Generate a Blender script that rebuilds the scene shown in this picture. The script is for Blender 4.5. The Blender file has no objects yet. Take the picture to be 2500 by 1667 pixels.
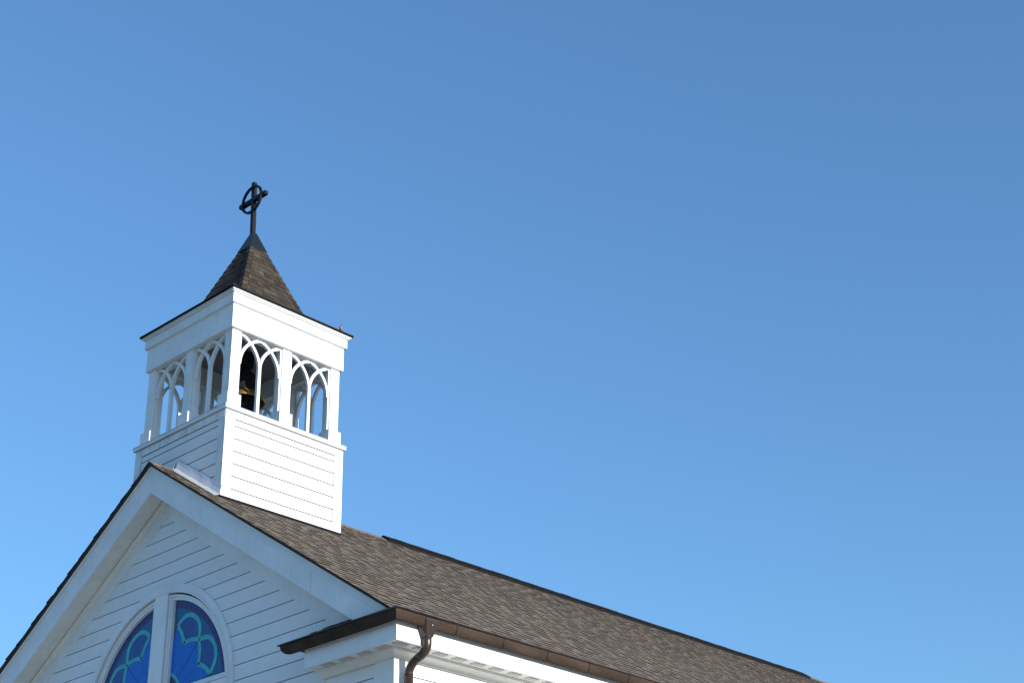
import bpy, math, random
from mathutils import Vector, Matrix
random.seed(7)
sc = bpy.context.scene
COL = sc.collection

# ------------------------------------------------------------------ camera
CAM_LOC = Vector((18.88222, -12.35875, 1.6))
YAW, PITCH, ROLL, FPX = -0.738448, 0.483783, -0.028437, 3724.53
cd = bpy.data.cameras.new('camera'); cam = bpy.data.objects.new('camera', cd); COL.objects.link(cam)
fw = Vector((math.sin(YAW)*math.cos(PITCH), math.cos(YAW)*math.cos(PITCH), math.sin(PITCH)))
rt = Vector((math.cos(YAW), -math.sin(YAW), 0)); up = rt.cross(fw)
r2 = rt*math.cos(ROLL)+up*math.sin(ROLL); u2 = up*math.cos(ROLL)-rt*math.sin(ROLL)
cam.matrix_world = Matrix(((r2.x, u2.x, -fw.x, CAM_LOC.x), (r2.y, u2.y, -fw.y, CAM_LOC.y), (r2.z, u2.z, -fw.z, CAM_LOC.z), (0, 0, 0, 1)))
cd.sensor_fit = 'HORIZONTAL'; cd.sensor_width = 36; cd.lens = FPX/2500*36; cd.clip_end = 5000; cd.clip_start = 0.1
sc.camera = cam

# ------------------------------------------------------------------ sky, sun, exposure
SUN_EL, SUN_PHI = math.radians(14), math.radians(0.6)      # PHI: from +X towards +Y
w = bpy.data.worlds.new('World'); sc.world = w; w.use_nodes = True
nt = w.node_tree; bg = nt.nodes['Background']
sky = nt.nodes.new('ShaderNodeTexSky'); sky.sky_type = 'NISHITA'; sky.sun_disc = False
sky.sun_elevation = SUN_EL; sky.sun_rotation = math.pi/2-SUN_PHI
sky.altitude = 0; sky.air_density = 1.25; sky.dust_density = 0.3; sky.ozone_density = 7.4
gam = nt.nodes.new('ShaderNodeGamma'); gam.inputs[1].default_value = 0.82
nt.links.new(sky.outputs[0], gam.inputs[0]); nt.links.new(gam.outputs[0], bg.inputs[0]); bg.inputs[1].default_value = 0.15
sd = bpy.data.lights.new('sun', 'SUN'); sd.energy = 3.8; sd.angle = math.radians(0.53); sd.color = (1.0, 0.91, 0.78)
sun = bpy.data.objects.new('sun', sd); COL.objects.link(sun)
sv = Vector((math.cos(SUN_EL)*math.cos(SUN_PHI), math.cos(SUN_EL)*math.sin(SUN_PHI), math.sin(SUN_EL)))
sun.rotation_euler = sv.to_track_quat('Z', 'Y').to_euler(); sun.location = (30, 5, 25)
sc.view_settings.view_transform = 'Standard'; sc.view_settings.look = 'None'
sc.view_settings.gamma = 1; sc.view_settings.use_curve_mapping = False
sc.view_settings.exposure = 0.95
sc.render.engine = 'CYCLES'

# ------------------------------------------------------------------ helpers
WL = {}
def tag(o, label=None, cat=None, group=None, kind=None):
    if label: o['label'] = label
    if cat: o['category'] = cat
    if group: o['group'] = group
    if kind: o['kind'] = kind
    return o
def place(o, wloc, parent=None):
    COL.objects.link(o); WL[o.name] = Vector(wloc)
    if parent is not None:
        o.parent = parent; o.location = Vector(wloc)-WL[parent.name]
    else:
        o.location = wloc
    return o
def empty(name, loc, parent=None):
    o = bpy.data.objects.new(name, None); o.empty_display_size = 0.3
    return place(o, loc, parent)
class MB:
    def __init__(s): s.v = []; s.f = []; s.t = []
    def add(s, vs, fs, tone=None):
        b = len(s.v); s.v += [tuple(p) for p in vs]; s.f += [tuple(i+b for i in f) for f in fs]
        if tone is not None: s.t += (tone if isinstance(tone, list) else [tone]*len(fs))
        return s
    def box(s, x0, x1, y0, y1, z0, z1, tone=None):
        return s.add([(x0, y0, z0), (x1, y0, z0), (x1, y1, z0), (x0, y1, z0), (x0, y0, z1), (x1, y0, z1), (x1, y1, z1), (x0, y1, z1)],
                     [(3, 2, 1, 0), (4, 5, 6, 7), (0, 1, 5, 4), (1, 2, 6, 5), (2, 3, 7, 6), (3, 0, 4, 7)], tone)
    def hull8(s, a, b, tone=None):
        """a, b: matching rings of points (a = one end, b = other end)"""
        n = len(a); fs = [tuple(range(n-1, -1, -1)), tuple(range(n, 2*n))]
        fs += [(i, (i+1) % n, n+(i+1) % n, n+i) for i in range(n)]
        return s.add(list(a)+list(b), fs, tone)
    def prism(s, poly, axis, a, b, tone=None):
        """poly 2-D list; axis 'x': (y,z), 'y': (x,z), 'z': (x,y)"""
        def P(p, t): return {'x': (t, p[0], p[1]), 'y': (p[0], t, p[1]), 'z': (p[0], p[1], t)}[axis]
        return s.hull8([P(p, a) for p in poly], [P(p, b) for p in poly], tone)
    def rings(s, rs, closed=True, caps=True, tone=None):
        n = len(rs[0]); vs = [p for r in rs for p in r]; fs = []
        for k in range(len(rs)-1):
            for i in range(n if closed else n-1):
                j = (i+1) % n; fs.append((k*n+i, k*n+j, (k+1)*n+j, (k+1)*n+i))
        if caps and closed:
            fs.append(tuple(range(n-1, -1, -1))); fs.append(tuple((len(rs)-1)*n+i for i in range(n)))
        return s.add(vs, fs, tone)
    def lathe(s, prof, c, n=32):
        vs = []; fs = []; m = len(prof)
        for i in range(n):
            a = 2*math.pi*i/n
            for r, z in prof: vs.append((c[0]+r*math.cos(a), c[1]+r*math.sin(a), c[2]+z))
        for i in range(n):
            j = (i+1) % n
            for k in range(m-1): fs.append((i*m+k, j*m+k, j*m+k+1, i*m+k+1))
        return s.add(vs, fs)
    def build(s, name, mat, parent=None, smooth=False, origin=None, recalc=True):
        me = bpy.data.meshes.new(name)
        if origin is None:
            xs, ys, zs = zip(*s.v); origin = ((min(xs)+max(xs))/2, (min(ys)+max(ys))/2, min(zs))
        me.from_pydata([(x-origin[0], y-origin[1], z-origin[2]) for x, y, z in s.v], [], s.f)
        if s.t:
            at = me.attributes.new('tone', 'FLOAT_COLOR', 'FACE')
            at.data.foreach_set('color', [c for t in s.t for c in (t[0], t[1], t[2], 1.0)])
        if recalc:
            import bmesh
            bm = bmesh.new(); bm.from_mesh(me); bmesh.ops.recalc_face_normals(bm, faces=bm.faces); bm.to_mesh(me); bm.free()
        me.materials.append(mat)
        if smooth: me.shade_smooth()
        me.update()
        return place(bpy.data.objects.new(name, me), origin, parent)
def ring_tube(path, r, n=14):
    """rings of a tube along a path lying in a plane y = const"""
    out = []
    for i, p in enumerate(path):
        p = Vector(p); a = Vector(path[max(i-1, 0)]); b = Vector(path[min(i+1, len(path)-1)])
        t = (b-a).normalized(); u = Vector((0, 1, 0)); v = t.cross(u).normalized(); u = v.cross(t).normalized()
        out.append([tuple(p+u*r*math.cos(2*math.pi*k/n)+v*r*math.sin(2*math.pi*k/n)) for k in range(n)])
    return out
def tube(path, r, n=14): return MB().rings(ring_tube(path, r, n))

# ------------------------------------------------------------------ materials
def mat(name, col, rough=0.6, metal=0.0, spec=0.5):
    m = bpy.data.materials.new(name); m.use_nodes = True
    b = m.node_tree.nodes['Principled BSDF']
    b.inputs['Base Color'].default_value = (*col, 1); b.inputs['Roughness'].default_value = rough
    b.inputs['Metallic'].default_value = metal; b.inputs['Specular IOR Level'].default_value = spec
    return m
def N(m, t, **k):
    n = m.node_tree.nodes.new(t)
    for a, v in k.items(): setattr(n, a, v)
    return n
def L(m, a, b): m.node_tree.links.new(a, b)
def noise(m, scale, detail=4, rough=0.55, stretch=None, coord='Object'):
    tc = N(m, 'ShaderNodeTexCoord'); n = N(m, 'ShaderNodeTexNoise'); n.inputs['Scale'].default_value = scale
    n.inputs['Detail'].default_value = detail; n.inputs['Roughness'].default_value = rough
    if stretch:
        mp = N(m, 'ShaderNodeMapping'); mp.inputs['Scale'].default_value = stretch
        L(m, tc.outputs[coord], mp.inputs[0]); L(m, mp.outputs[0], n.inputs['Vector'])
    else: L(m, tc.outputs[coord], n.inputs['Vector'])
    return n
def ramp(m, inp, p0, c0, p1, c1):
    r = N(m, 'ShaderNodeValToRGB'); e = r.color_ramp.elements
    e[0].position = p0; e[0].color = (*c0, 1); e[1].position = p1; e[1].color = (*c1, 1)
    L(m, inp, r.inputs[0]); return r
def mul(m, a, b, fac=1.0):
    x = N(m, 'ShaderNodeMix', data_type='RGBA', blend_type='MULTIPLY'); x.inputs['Factor'].default_value = fac
    L(m, a, x.inputs['A']); L(m, b, x.inputs['B']); return x.outputs['Result']
def bump(m, h, strength=0.2, dist=0.003):
    b = N(m, 'ShaderNodeBump'); b.inputs['Strength'].default_value = strength; b.inputs['Distance'].default_value = dist
    L(m, h, b.inputs['Height']); L(m, b.outputs[0], m.node_tree.nodes['Principled BSDF'].inputs['Normal'])
def bsdf(m): return m.node_tree.nodes['Principled BSDF']
def white_paint(name, base=(0.79, 0.83, 0.87), wear=0.0, streak=(1, 1, 1), rough=0.45):
    m = mat(name, base, rough)
    n1 = noise(m, 1.7, 5, 0.6, streak); r1 = ramp(m, n1.outputs[0], 0.3, (0.86, 0.87, 0.87), 0.7, (1, 1, 1))
    oi = N(m, 'ShaderNodeObjectInfo'); r0 = ramp(m, oi.outputs['Random'], 0.0, (0.955, 0.955, 0.95), 1.0, (1, 1, 1))
    rgb = N(m, 'ShaderNodeRGB'); rgb.outputs[0].default_value = (*base, 1)
    c = mul(m, mul(m, rgb.outputs[0], r1.outputs[0]), r0.outputs[0])
    if wear:
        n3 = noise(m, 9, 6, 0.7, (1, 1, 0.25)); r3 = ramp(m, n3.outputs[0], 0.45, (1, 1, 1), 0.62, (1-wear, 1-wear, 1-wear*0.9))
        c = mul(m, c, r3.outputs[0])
    L(m, c, bsdf(m).inputs['Base Color'])
    n2 = noise(m, 55, 4, 0.6, (streak[0], streak[1], streak[2])); bump(m, n2.outputs[0], 0.22, 0.004)
    return m
M = {}
M['white'] = white_paint('white_painted_trim', wear=0.05)
M['board'] = white_paint('white_painted_siding', (0.78, 0.82, 0.86), 0.03, (0.25, 0.25, 2.2))
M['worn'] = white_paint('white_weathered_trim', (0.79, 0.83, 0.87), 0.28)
M['soffit'] = white_paint('cream_soffit_paint', (0.78, 0.765, 0.70), 0.08)
def shingle_mat(name, gain=1.0):
    m = mat(name, (0.1, 0.09, 0.08), 0.9, 0, 0.2)
    at = N(m, 'ShaderNodeAttribute', attribute_name='tone')
    n = noise(m, 160, 3, 0.7); r = ramp(m, n.outputs[0], 0.3, (0.62*gain,)*3, 0.72, (1.3*gain,)*3)
    n2 = noise(m, 1.1, 3, 0.5); r2_ = ramp(m, n2.outputs[0], 0.35, (0.93, 0.93, 0.94), 0.65, (1.05, 1.04, 1.02))
    L(m, mul(m, mul(m, at.outputs['Color'], r.outputs[0]), r2_.outputs[0]), bsdf(m).inputs['Base Color'])
    bump(m, n.outputs[0], 0.5, 0.003)
    return m
M['shingle'] = shingle_mat('asphalt_shingle')
M['deck'] = mat('roof_underlay', (0.035, 0.032, 0.03), 0.95)
M['vent'] = mat('ridge_vent_plastic', (0.004, 0.0045, 0.006), 0.8, 0, 0.2)
M['bronze'] = mat('dark_bronze_bell', (0.30, 0.20, 0.08), 0.5, 0.9)
nb = noise(M['bronze'], 6, 5, 0.65); rb = ramp(M['bronze'], nb.outputs[0], 0.35, (0.20, 0.135, 0.055), 0.7, (0.42, 0.29, 0.12)); L(M['bronze'], rb.outputs[0], bsdf(M['bronze']).inputs['Base Color'])
M['iron'] = mat('black_painted_iron', (0.012, 0.012, 0.013), 0.45)  # black ironwork; also serves as painted shade on the bell's waist
M['crossiron'] = mat('black_painted_cross', (0.004, 0.004, 0.005), 0.5, 0, 0.25)
M['capmetal'] = mat('blue_black_cap_metal', (0.010, 0.012, 0.017), 0.4, 0.2, 0.4)
def copper(name):
    m = mat(name, (0.1, 0.06, 0.045), 0.7, 0.05, 0.05)
    n1 = noise(m, 3.5, 5, 0.6, (1, 0.35, 1)); r1 = ramp(m, n1.outputs[0], 0.32, (0.036, 0.026, 0.022), 0.72, (0.066, 0.048, 0.039))
    n2 = noise(m, 30, 3, 0.6); r2b = ramp(m, n2.outputs[0], 0.3, (0.8, 0.8, 0.8), 0.7, (1.1, 1.08, 1.05))
    L(m, mul(m, r1.outputs[0], r2b.outputs[0]), bsdf(m).inputs['Base Color']); return m
M['copper'] = copper('aged_copper_gutter')
M['pipe'] = mat('dark_brown_downspout', (0.036, 0.025, 0.022), 0.36, 0.2)
M['lip'] = mat('dark_gutter_bead', (0.016, 0.011, 0.010), 0.4, 0.2)
M['galv'] = mat('galvanised_flashing', (0.50, 0.54, 0.58), 0.36, 0.4)
ng = noise(M['galv'], 4, 3, 0.5, (1, 1, 1)); bump(M['galv'], ng.outputs[0], 0.5, 0.02)
M['mesh'] = mat('soffit_vent_grille', (0.33, 0.32, 0.28), 0.8)
vn = N(M['mesh'], 'ShaderNodeTexBrick') ; vn.inputs['Scale'].default_value = 1
tcv = N(M['mesh'], 'ShaderNodeTexCoord'); vw = N(M['mesh'], 'ShaderNodeTexVoronoi'); vw.inputs['Scale'].default_value = 90
L(M['mesh'], tcv.outputs['Object'], vw.inputs['Vector']); rv = ramp(M['mesh'], vw.outputs['Distance'], 0.25, (0.16, 0.155, 0.13), 0.5, (0.55, 0.53, 0.46)); L(M['mesh'], rv.outputs[0], bsdf(M['mesh']).inputs['Base Color'])
M['mesh'].node_tree.nodes.remove(vn)
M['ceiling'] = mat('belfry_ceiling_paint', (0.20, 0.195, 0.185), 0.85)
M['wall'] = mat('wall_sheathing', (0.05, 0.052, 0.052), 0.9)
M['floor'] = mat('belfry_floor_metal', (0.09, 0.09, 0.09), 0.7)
def glass(name, col, rough=0.22):
    m = mat(name, col, rough, 0.0, 0.18)
    n = noise(m, 5, 5, 0.65, (2.2, 1, 0.55)); r = ramp(m, n.outputs[0], 0.32, (0.72, 0.78, 0.84), 0.72, (1.25, 1.18, 1.1))
    rgb = N(m, 'ShaderNodeRGB'); rgb.outputs[0].default_value = (*col, 1)
    L(m, mul(m, rgb.outputs[0], r.outputs[0]), bsdf(m).inputs['Base Color'])
    bump(m, n.outputs[0], 0.15, 0.01)
    return m
G = {'lead': mat('lead_came', (0.06, 0.10, 0.17), 0.5, 0.2),
     'edge': glass('deep_blue_glass', (0.03, 0.08, 0.26)), 'purple': glass('purple_glass', (0.06, 0.045, 0.19)),
     'sea': glass('sea_blue_glass', (0.02, 0.13, 0.29)), 'lobe': glass('night_blue_glass', (0.024, 0.090, 0.31)),
     'bright': glass('bright_blue_glass', (0.004, 0.15, 0.60)), 'teal': glass('teal_glass', (0.065, 0.42, 0.47))}
gm = mat('lawn', (0.09, 0.11, 0.04), 0.95, 0, 0.2)
gn = noise(gm, 0.6, 8, 0.7); gr = ramp(gm, gn.outputs[0], 0.3, (0.06, 0.08, 0.028), 0.75, (0.14, 0.15, 0.06)); L(gm, gr.outputs[0], bsdf(gm).inputs['Base Color'])
pm = mat('concrete_paving', (0.36, 0.34, 0.30), 0.85)  # pale surface for the added bounce paving
pn = noise(pm, 1.5, 8, 0.7); pr = ramp(pm, pn.outputs[0], 0.3, (0.36, 0.365, 0.36), 0.75, (0.47, 0.475, 0.47)); L(pm, pr.outputs[0], bsdf(pm).inputs['Base Color'])

# ------------------------------------------------------------------ dimensions
ZR = 11.1263          # ridge height
def Z(dz): return ZR+dz
S = 0.6554            # roof rise over run
E_ = 5.576            # roof edge at eave
O = 0.3665            # gable wall plane
WX = 5.20             # side wall plane
YB = 24.0             # back of the nave
YT = 1.640            # tower centre
NRM = Vector((S, 0, 1)).normalized(); DWN = Vector((1, 0, -S)).normalized()

# ------------------------------------------------------------------ ground
g = MB().add([(-1500, -1500, 0), (1500, -1500, 0), (1500, 1500, 0), (-1500, 1500, 0)], [(0, 1, 2, 3)]).build('ground', gm, origin=(0, 0, 0)); tag(g, kind='structure')
p = MB().add([(-14, -16, 0.004), (17.0, -16, 0.004), (17.0, 40, 0.004), (-14, 40, 0.004)], [(0, 1, 2, 3)]).build('pavement', pm); tag(p, kind='structure')  # unseen paving, added to bounce light onto shaded walls and soffits

# ------------------------------------------------------------------ church
church = empty('church', (0, 12, 0))
tag(church, 'white clapboard church with brown shingle roof and arched stained glass gable window', 'church')

# ---- walls (sheathing)
gw = MB().prism([(-WX+.01, 0), (WX-.01, 0), (WX-.01, Z(-4.0)), (0, Z(-.56)), (-WX+.01, Z(-4.0))], 'y', O+.085, O+.28).build('gable_wall', M['wall'], church)
sw = MB().box(WX-.28, WX-.016, O+.285, YB-.3, 0, Z(-3.86)).build('side_wall', M['wall'], church)
sw2 = MB().box(-WX+.016, -WX+.28, O+.285, YB-.3, 0, Z(-3.86)).build('side_wall', M['board'], church)
bw = MB().prism([(-WX+.01, 0), (WX-.01, 0), (WX-.01, Z(-4.0)), (0, Z(-.56)), (-WX+.01, Z(-4.0))], 'y', YB-.28, YB-.05).build('rear_wall', M['board'], church)

# ---- window geometry constants
CX, ZC = 0.05, -3.83
RO, RF, RG = 1.885, 1.733, 1.645
MH = 0.172
RC = RO-.06           # where siding stops under the casing
LOWB = -6.30

# ---- gable siding boards, one object each
PB = 0.2179; GRV = .015      # board module and the open shiplap groove
def vx(dz): return max(0.0, (-.60-dz)/.662)     # boards run under the rake frieze
def lap(poly, y_of_z, yb, name, parent, m):
    """poly (x,z-dz) list -> lap board, front face slopes out towards its lower edge"""
    a = [(x, y_of_z(z), Z(z)) for x, z in poly]; b = [(x, yb, Z(z)) for x, z in poly]
    return MB().hull8(a, b).build(name, m, parent)
k = 0
z1 = -.70
while True:
    z0 = -.934-PB*k+GRV/2
    if Z(z0) < 0.25: break
    zt = z1-GRV
    def yz(z, z0=z0): return O-.014
    zt_ = min(zt, z0+PB-GRV)
    xe0, xe1 = min(vx(z0), WX-.012), min(vx(zt_), WX-.012)
    if z0 < -4.0: xe0 = xe1 = 4.05
    elif z0 < -3.7: xe0 = xe1 = 4.4
    parts = []
    def circ(z):
        d = z-ZC
        if z <= LOWB: return None
        if d <= 0: return RC
        return math.sqrt(RC*RC-d*d) if d < RC else 0.0
    c0 = circ(z0); c1 = circ(zt_)
    if c0 is None or (c0 == 0.0 and c1 == 0.0):
        parts.append([(-xe0, z0), (xe0, z0), (xe1, zt_), (-xe1, zt_)])
    else:
        c1 = c1 if c1 is not None else RC
        n = 6; arc = []
        for i in range(n+1):
            z = z0+(zt_-z0)*i/n; arc.append((circ(z) if circ(z) is not None else RC, z))
        parts.append([(xe0, z0), (xe1, zt_)]+[(CX+a, z) for a, z in reversed(arc)])
        parts.append([(-xe0, z0), (-xe1, zt_)]+[(CX-a, z) for a, z in reversed(arc)])
    for pl in parts: lap(pl, yz, O+.08, 'siding_board', gw, M['board'])
    z1 = z0; k += 1

# ---- rake frieze boards under the soffit, bed moulding
def rake_strip(sx, t0, t1, xe, cut=None, x0=0.0):
    """strip following the rake between vertical offsets t0 (upper) and t1 (lower)"""
    pl = [(sx*x0, t0-S*x0)]
    if cut is None:
        pl += [(sx*xe, t0-S*xe), (sx*xe, t1-S*xe)]
    else:
        xa = min(xe, (t0-cut)/S); xb = (t1-cut)/S
        pl += [(sx*xa, t0-S*xa)]
        if xa == xe: pl += [(sx*xe, cut)]
        pl += [(sx*xb, cut)]
    pl += [(sx*x0, t1-S*x0)]
    return [(x, Z(z)) for x, z in pl]
for sx in (-1, 1):
    MB().prism(rake_strip(sx, -.505, -.815, 4.35), 'y', O-.034, O+.08).build('rake_frieze_board', M['white'], gw)
    rs = []
    mo = MB()
    for (t, yy) in ((0, 0),):
        prof = [(O-.034, -.512), (O-.034, -.60), (O-.046, -.598), (O-.052, -.575), (O-.075, -.545), (O-.086, -.512)]
        a = [(0, y, Z(t_)) for y, t_ in prof]; b = [(sx*4.5, y, Z(t_-S*4.5)) for y, t_ in prof]
        mo.hull8(a, b)
    mo.build('bed_moulding', M['soffit'], gw)

# ---- casing, mullion and the stained glass windows
def arc_pts(r, a0, a1, n): return [(CX+r*math.cos(a0+(a1-a0)*i/n), ZC+r*math.sin(a0+(a1-a0)*i/n)) for i in range(n+1)]
def band(outer, inner, y0, y1, name, m, parent, closed=True):
    """ring between two equal-length outlines (x,dz), extruded in y"""
    n = len(outer); mb = MB(); vs = []
    for lst in (outer, inner):
        for y in (y0, y1): vs += [(x, y, Z(z)) for x, z in lst]
    fs = []
    for i in range(n if closed else n-1):
        j = (i+1) % n
        fs += [(i, j, 2*n+j, 2*n+i), (n+i, 3*n+i, 3*n+j, n+j), (i, n+i, n+j, j), (2*n+i, 2*n+j, 3*n+j, 3*n+i)]
    if not closed:
        for i in (0, n-1): fs.append((i, 2*n+i, 3*n+i, n+i))
    mb.add(vs, fs); return mb.build(name, m, parent)
o_ = [(CX+RO, LOWB)]+arc_pts(RO, 0, math.pi, 48)+[(CX-RO, LOWB)]
i_ = [(CX+RF+.018, LOWB)]+arc_pts(RF+.018, 0, math.pi, 48)+[(CX-RF-.018, LOWB)]
casing = band(o_, i_, O-.034, O+.08, 'window_casing', M['white'], church, closed=False)
o2 = [(CX+RF+.040, LOWB)]+arc_pts(RF+.040, 0, math.pi, 48)+[(CX-RF-.040, LOWB)]
i2 = [(CX+RF+.016, LOWB)]+arc_pts(RF+.016, 0, math.pi, 48)+[(CX-RF-.016, LOWB)]
band(o2, i2, O-.046, O-.030, 'casing_bead', M['white'], casing, closed=False)
mt = ZC+math.sqrt((RF+.03)**2-MH**2)
MB().box(CX-MH+.012, CX+MH-.012, O-.036, O+.08, Z(LOWB), Z(mt)).build('centre_mullion', M['white'], casing)
for sx in (-1, 1):
    MB().box(min(CX+sx*MH, CX+sx*(RF+.02)), max(CX+sx*MH, CX+sx*(RF+.02)), O-.032, O+.08, Z(-3.86), Z(-3.672)).build('transom_board', M['white'], casing)
def quarter(sx, xl, zb, r, n=28):
    """outline of a quarter window: bottom-left, bottom-right, arc up to mullion"""
    a0 = math.asin((zb-ZC)/r); a1 = math.acos(xl/r)
    pts = [(xl, zb)]+[(r*math.cos(a0+(a1-a0)*i/n), ZC+r*math.sin(a0+(a1-a0)*i/n)) for i in range(n+1)]
    return [(CX+sx*x, z) for x, z in pts]
def strip_piece(win, pts, wd, y0, y1, name, m, taper=None):
    n = len(pts); lo = []; hi = []
    for i, (x, z) in enumerate(pts):
        a = pts[max(i-1, 0)]; b = pts[min(i+1, n-1)]; dx, dz = b[0]-a[0], b[1]-a[1]; l = math.hypot(dx, dz) or 1
        h = wd/2*(taper[i] if taper else 1); lo.append((x-dz/l*h, z+dx/l*h)); hi.append((x+dz/l*h, z-dx/l*h))
    return band(lo, hi, y0, y1, name, m, win, closed=False)
def pol(sx, r, deg): a = math.radians(deg); return (CX+sx*r*math.cos(a), ZC+r*math.sin(a))
GY = O+.062
for sx in (-1, 1):
    win = empty('window', (CX+sx*.9, O, Z(-3.66)), church)
    band(quarter(sx, MH+.006, -3.654, RF-.010), quarter(sx, MH+.042, -3.618, RF-.042), O-.012, O+.08, 'frame', M['white'], win)
    band(quarter(sx, MH+.036, -3.624, RF-.036), quarter(sx, .25, -3.575, RG), O+.012, O+.08, 'sash', M['white'], win)
    q = quarter(sx, .235, -3.59, RG+.012)
    MB().prism([(x, Z(z)) for x, z in q], 'y', GY, O+.08).build('pane', G['lead'], win)
    # outer border: dark blue, then purple segments, then the sea-blue field
    A0, A1 = 10.5, 80.5
    nseg = 14
    for i in range(nseg):
        a, b = A0+(A1-A0)*i/nseg+.16, A0+(A1-A0)*(i+1)/nseg-.16
        for r0, r1, mm in ((1.594, 1.643, 'edge'), (1.532, 1.588, 'purple')):
            s0 = max(a, math.degrees(math.asin(.272/r0))+.2); s1 = min(b, math.degrees(math.acos(.252/r1))-.1)
            if s1 <= s0+.3: continue
            pts = [s0+(s1-s0)*t/3 for t in range(4)]
            band([pol(sx, r1, t) for t in pts], [pol(sx, r0, t) for t in pts], GY-.006, GY+.004, 'glass_piece', G[mm], win, closed=False)
    def lobe_r(t):      # outer edge of a foil, t in 0..1 across its 30 degrees
        return 1.262+.215*(1-abs(2*t-1)**2.6)
    def cusp_r(t):
        u = abs(2*t-1); return 1.045+.21*(u**0.75)
    lobes = (14.5, 44.5)
    # sea-blue field between border and lobes (radial pieces)
    for i in range(22):
        a, b = A0+1+(A1-3.2-A0)*i/22+.02, A0+1+(A1-3.2-A0)*(i+1)/22-.02
        pa = []; pb = []
        for t in range(3):
            d = a+(b-a)*t/2; tt = ((d-14.5) % 30)/30
            pa.append(pol(sx, 1.528, d)); pb.append(pol(sx, lobe_r(tt)+.02, d))
        if min(abs(pb[0][0]-CX), abs(pa[0][0]-CX), abs(pb[2][0]-CX), abs(pa[2][0]-CX)) < .252: continue
        if min(q_[1] for q_ in pa+pb) < -3.572: continue
        band(pa, pb, GY-.005, GY+.004, 'glass_piece', G['sea'], win, closed=False)
    for a0 in lobes:
        T = [i/16 for i in range(17)]
        band([pol(sx, lobe_r(t)-.02, a0+30*t) for t in T], [pol(sx, min(cusp_r(t)+.02, lobe_r(t)-.022), a0+30*t) for t in T], GY-.004, GY+.004, 'glass_piece', G['lobe'], win, closed=False)
        strip_piece(win, [pol(sx, lobe_r(t), a0+.6+28.8*t) for t in T], .068, GY-.010, GY+.004, 'glass_ribbon', G['teal'])
        for h0, h1 in ((0, .5), (.5, 1)):
            strip_piece(win, [pol(sx, cusp_r(h0+(h1-h0)*i/8), a0+.8+28.4*(h0+(h1-h0)*i/8)) for i in range(9)], .064, GY-.0085, GY+.004, 'glass_ribbon', G['teal'])
    # bright blue heart of the rose: two sheets parted by a lead line
    for d0, d1 in ((14.8, 29.0), (29.3, 43.7), (44.6, 59.2), (59.5, 75.0)):
        hi = []; lo = []
        for i in range(9):
            d = d0+(d1-d0)*i/8; tt = ((d-14.5) % 30)/30
            rr = cusp_r(tt)-.03
            rl = max(.60, .256/max(math.cos(math.radians(d)), .05), .262/math.sin(math.radians(d)))
            hi.append(pol(sx, rr, d)); lo.append(pol(sx, min(rl, rr-.01), d))
        band(hi, lo, GY-.0045, GY+.004, 'glass_piece', G['bright'], win, closed=False)
    hub = [29+35*i/10 for i in range(11)]
    strip_piece(win, [pol(sx, .575, d) for d in hub], .055, GY-.009, GY+.004, 'glass_ribbon', G['teal'])
    band([pol(sx, .54, 31+30*i/8) for i in range(9)], [pol(sx, max(.256/math.cos(math.radians(31+30*i/8)), .262/math.sin(math.radians(31+30*i/8))), 31+30*i/8) for i in range(9)], GY-.006, GY+.004, 'glass_piece', G['purple'], win, closed=False)
    # lower lights below the transom (run on below the photograph)
    low = empty('window', (CX+sx*.95, O, Z(LOWB)), church)
    xa, xb = sorted((CX+sx*(MH), CX+sx*RF)); za, zb = LOWB+.02, -3.87
    band([(xa, za), (xb, za), (xb, zb), (xa, zb)], [(xa+.09, za+.09), (xb-.09, za+.09), (xb-.09, zb-.09), (xa+.09, zb-.09)], O-.012, O+.08, 'frame', M['white'], low)
    for i in range(2):
        for j in range(3):
            x0 = xa+.095+(xb-xa-.19)*i/2; z0 = za+.095+(zb-za-.19)*j/3
            MB().box(x0+.008, x0+(xb-xa-.19)/2-.008, GY, O+.08, Z(z0+.008), Z(z0+(zb-za-.19)/3-.008)).build('glass_piece', G['bright' if (i+j) % 2 else 'lobe'], low)
MB().box(CX-RO-.04, CX+RO+.04, O-.06, O+.08, Z(LOWB-.10), Z(LOWB-.004)).build('window_sill', M['white'], casing)

# ---- rake fascia, mouldings, soffits
CUT = -3.70
for sx in (-1, 1):
    xe = E_-.03
    rf = MB().prism(rake_strip(sx, -.150, -.500, xe, CUT), 'y', 0.0, .032).build('rake_fascia', M['white'], church)
    # crown board, proud, with a raked top moulding
    xa = xe
    def seg(prof, name, m):
        b_x = xe
        a = [(0, y, Z(t)) for y, t in prof]; b = [(sx*b_x, y, Z(t-S*b_x)) for y, t in prof]
        MB().hull8(a, b).build(name, m, rf)
    seg([(-.016, -.075), (-.016, -.172), (-.006, -.180), (.030, -.180), (.030, -.075)], 'rake_crown_board', M['white'])
    seg([(-.018, -.078), (-.052, -.036), (.02, -.036), (.02, -.078)], 'rake_moulding', M['white'])
    MB().prism(rake_strip(sx, -.472, -.490, 4.85), 'y', .034, O+.08).build('rake_soffit', M['soffit'], church)
    # board joint on the right hand fascia
    if sx == 1:
        MB().prism([(3.93, Z(-.185-S*3.93)), (3.936, Z(-.185-S*3.936)), (3.936, Z(-.499-S*3.936)), (3.93, Z(-.499-S*3.93))], 'y', -.0012, .01).build('board_joint', M['mesh'], rf)

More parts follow.
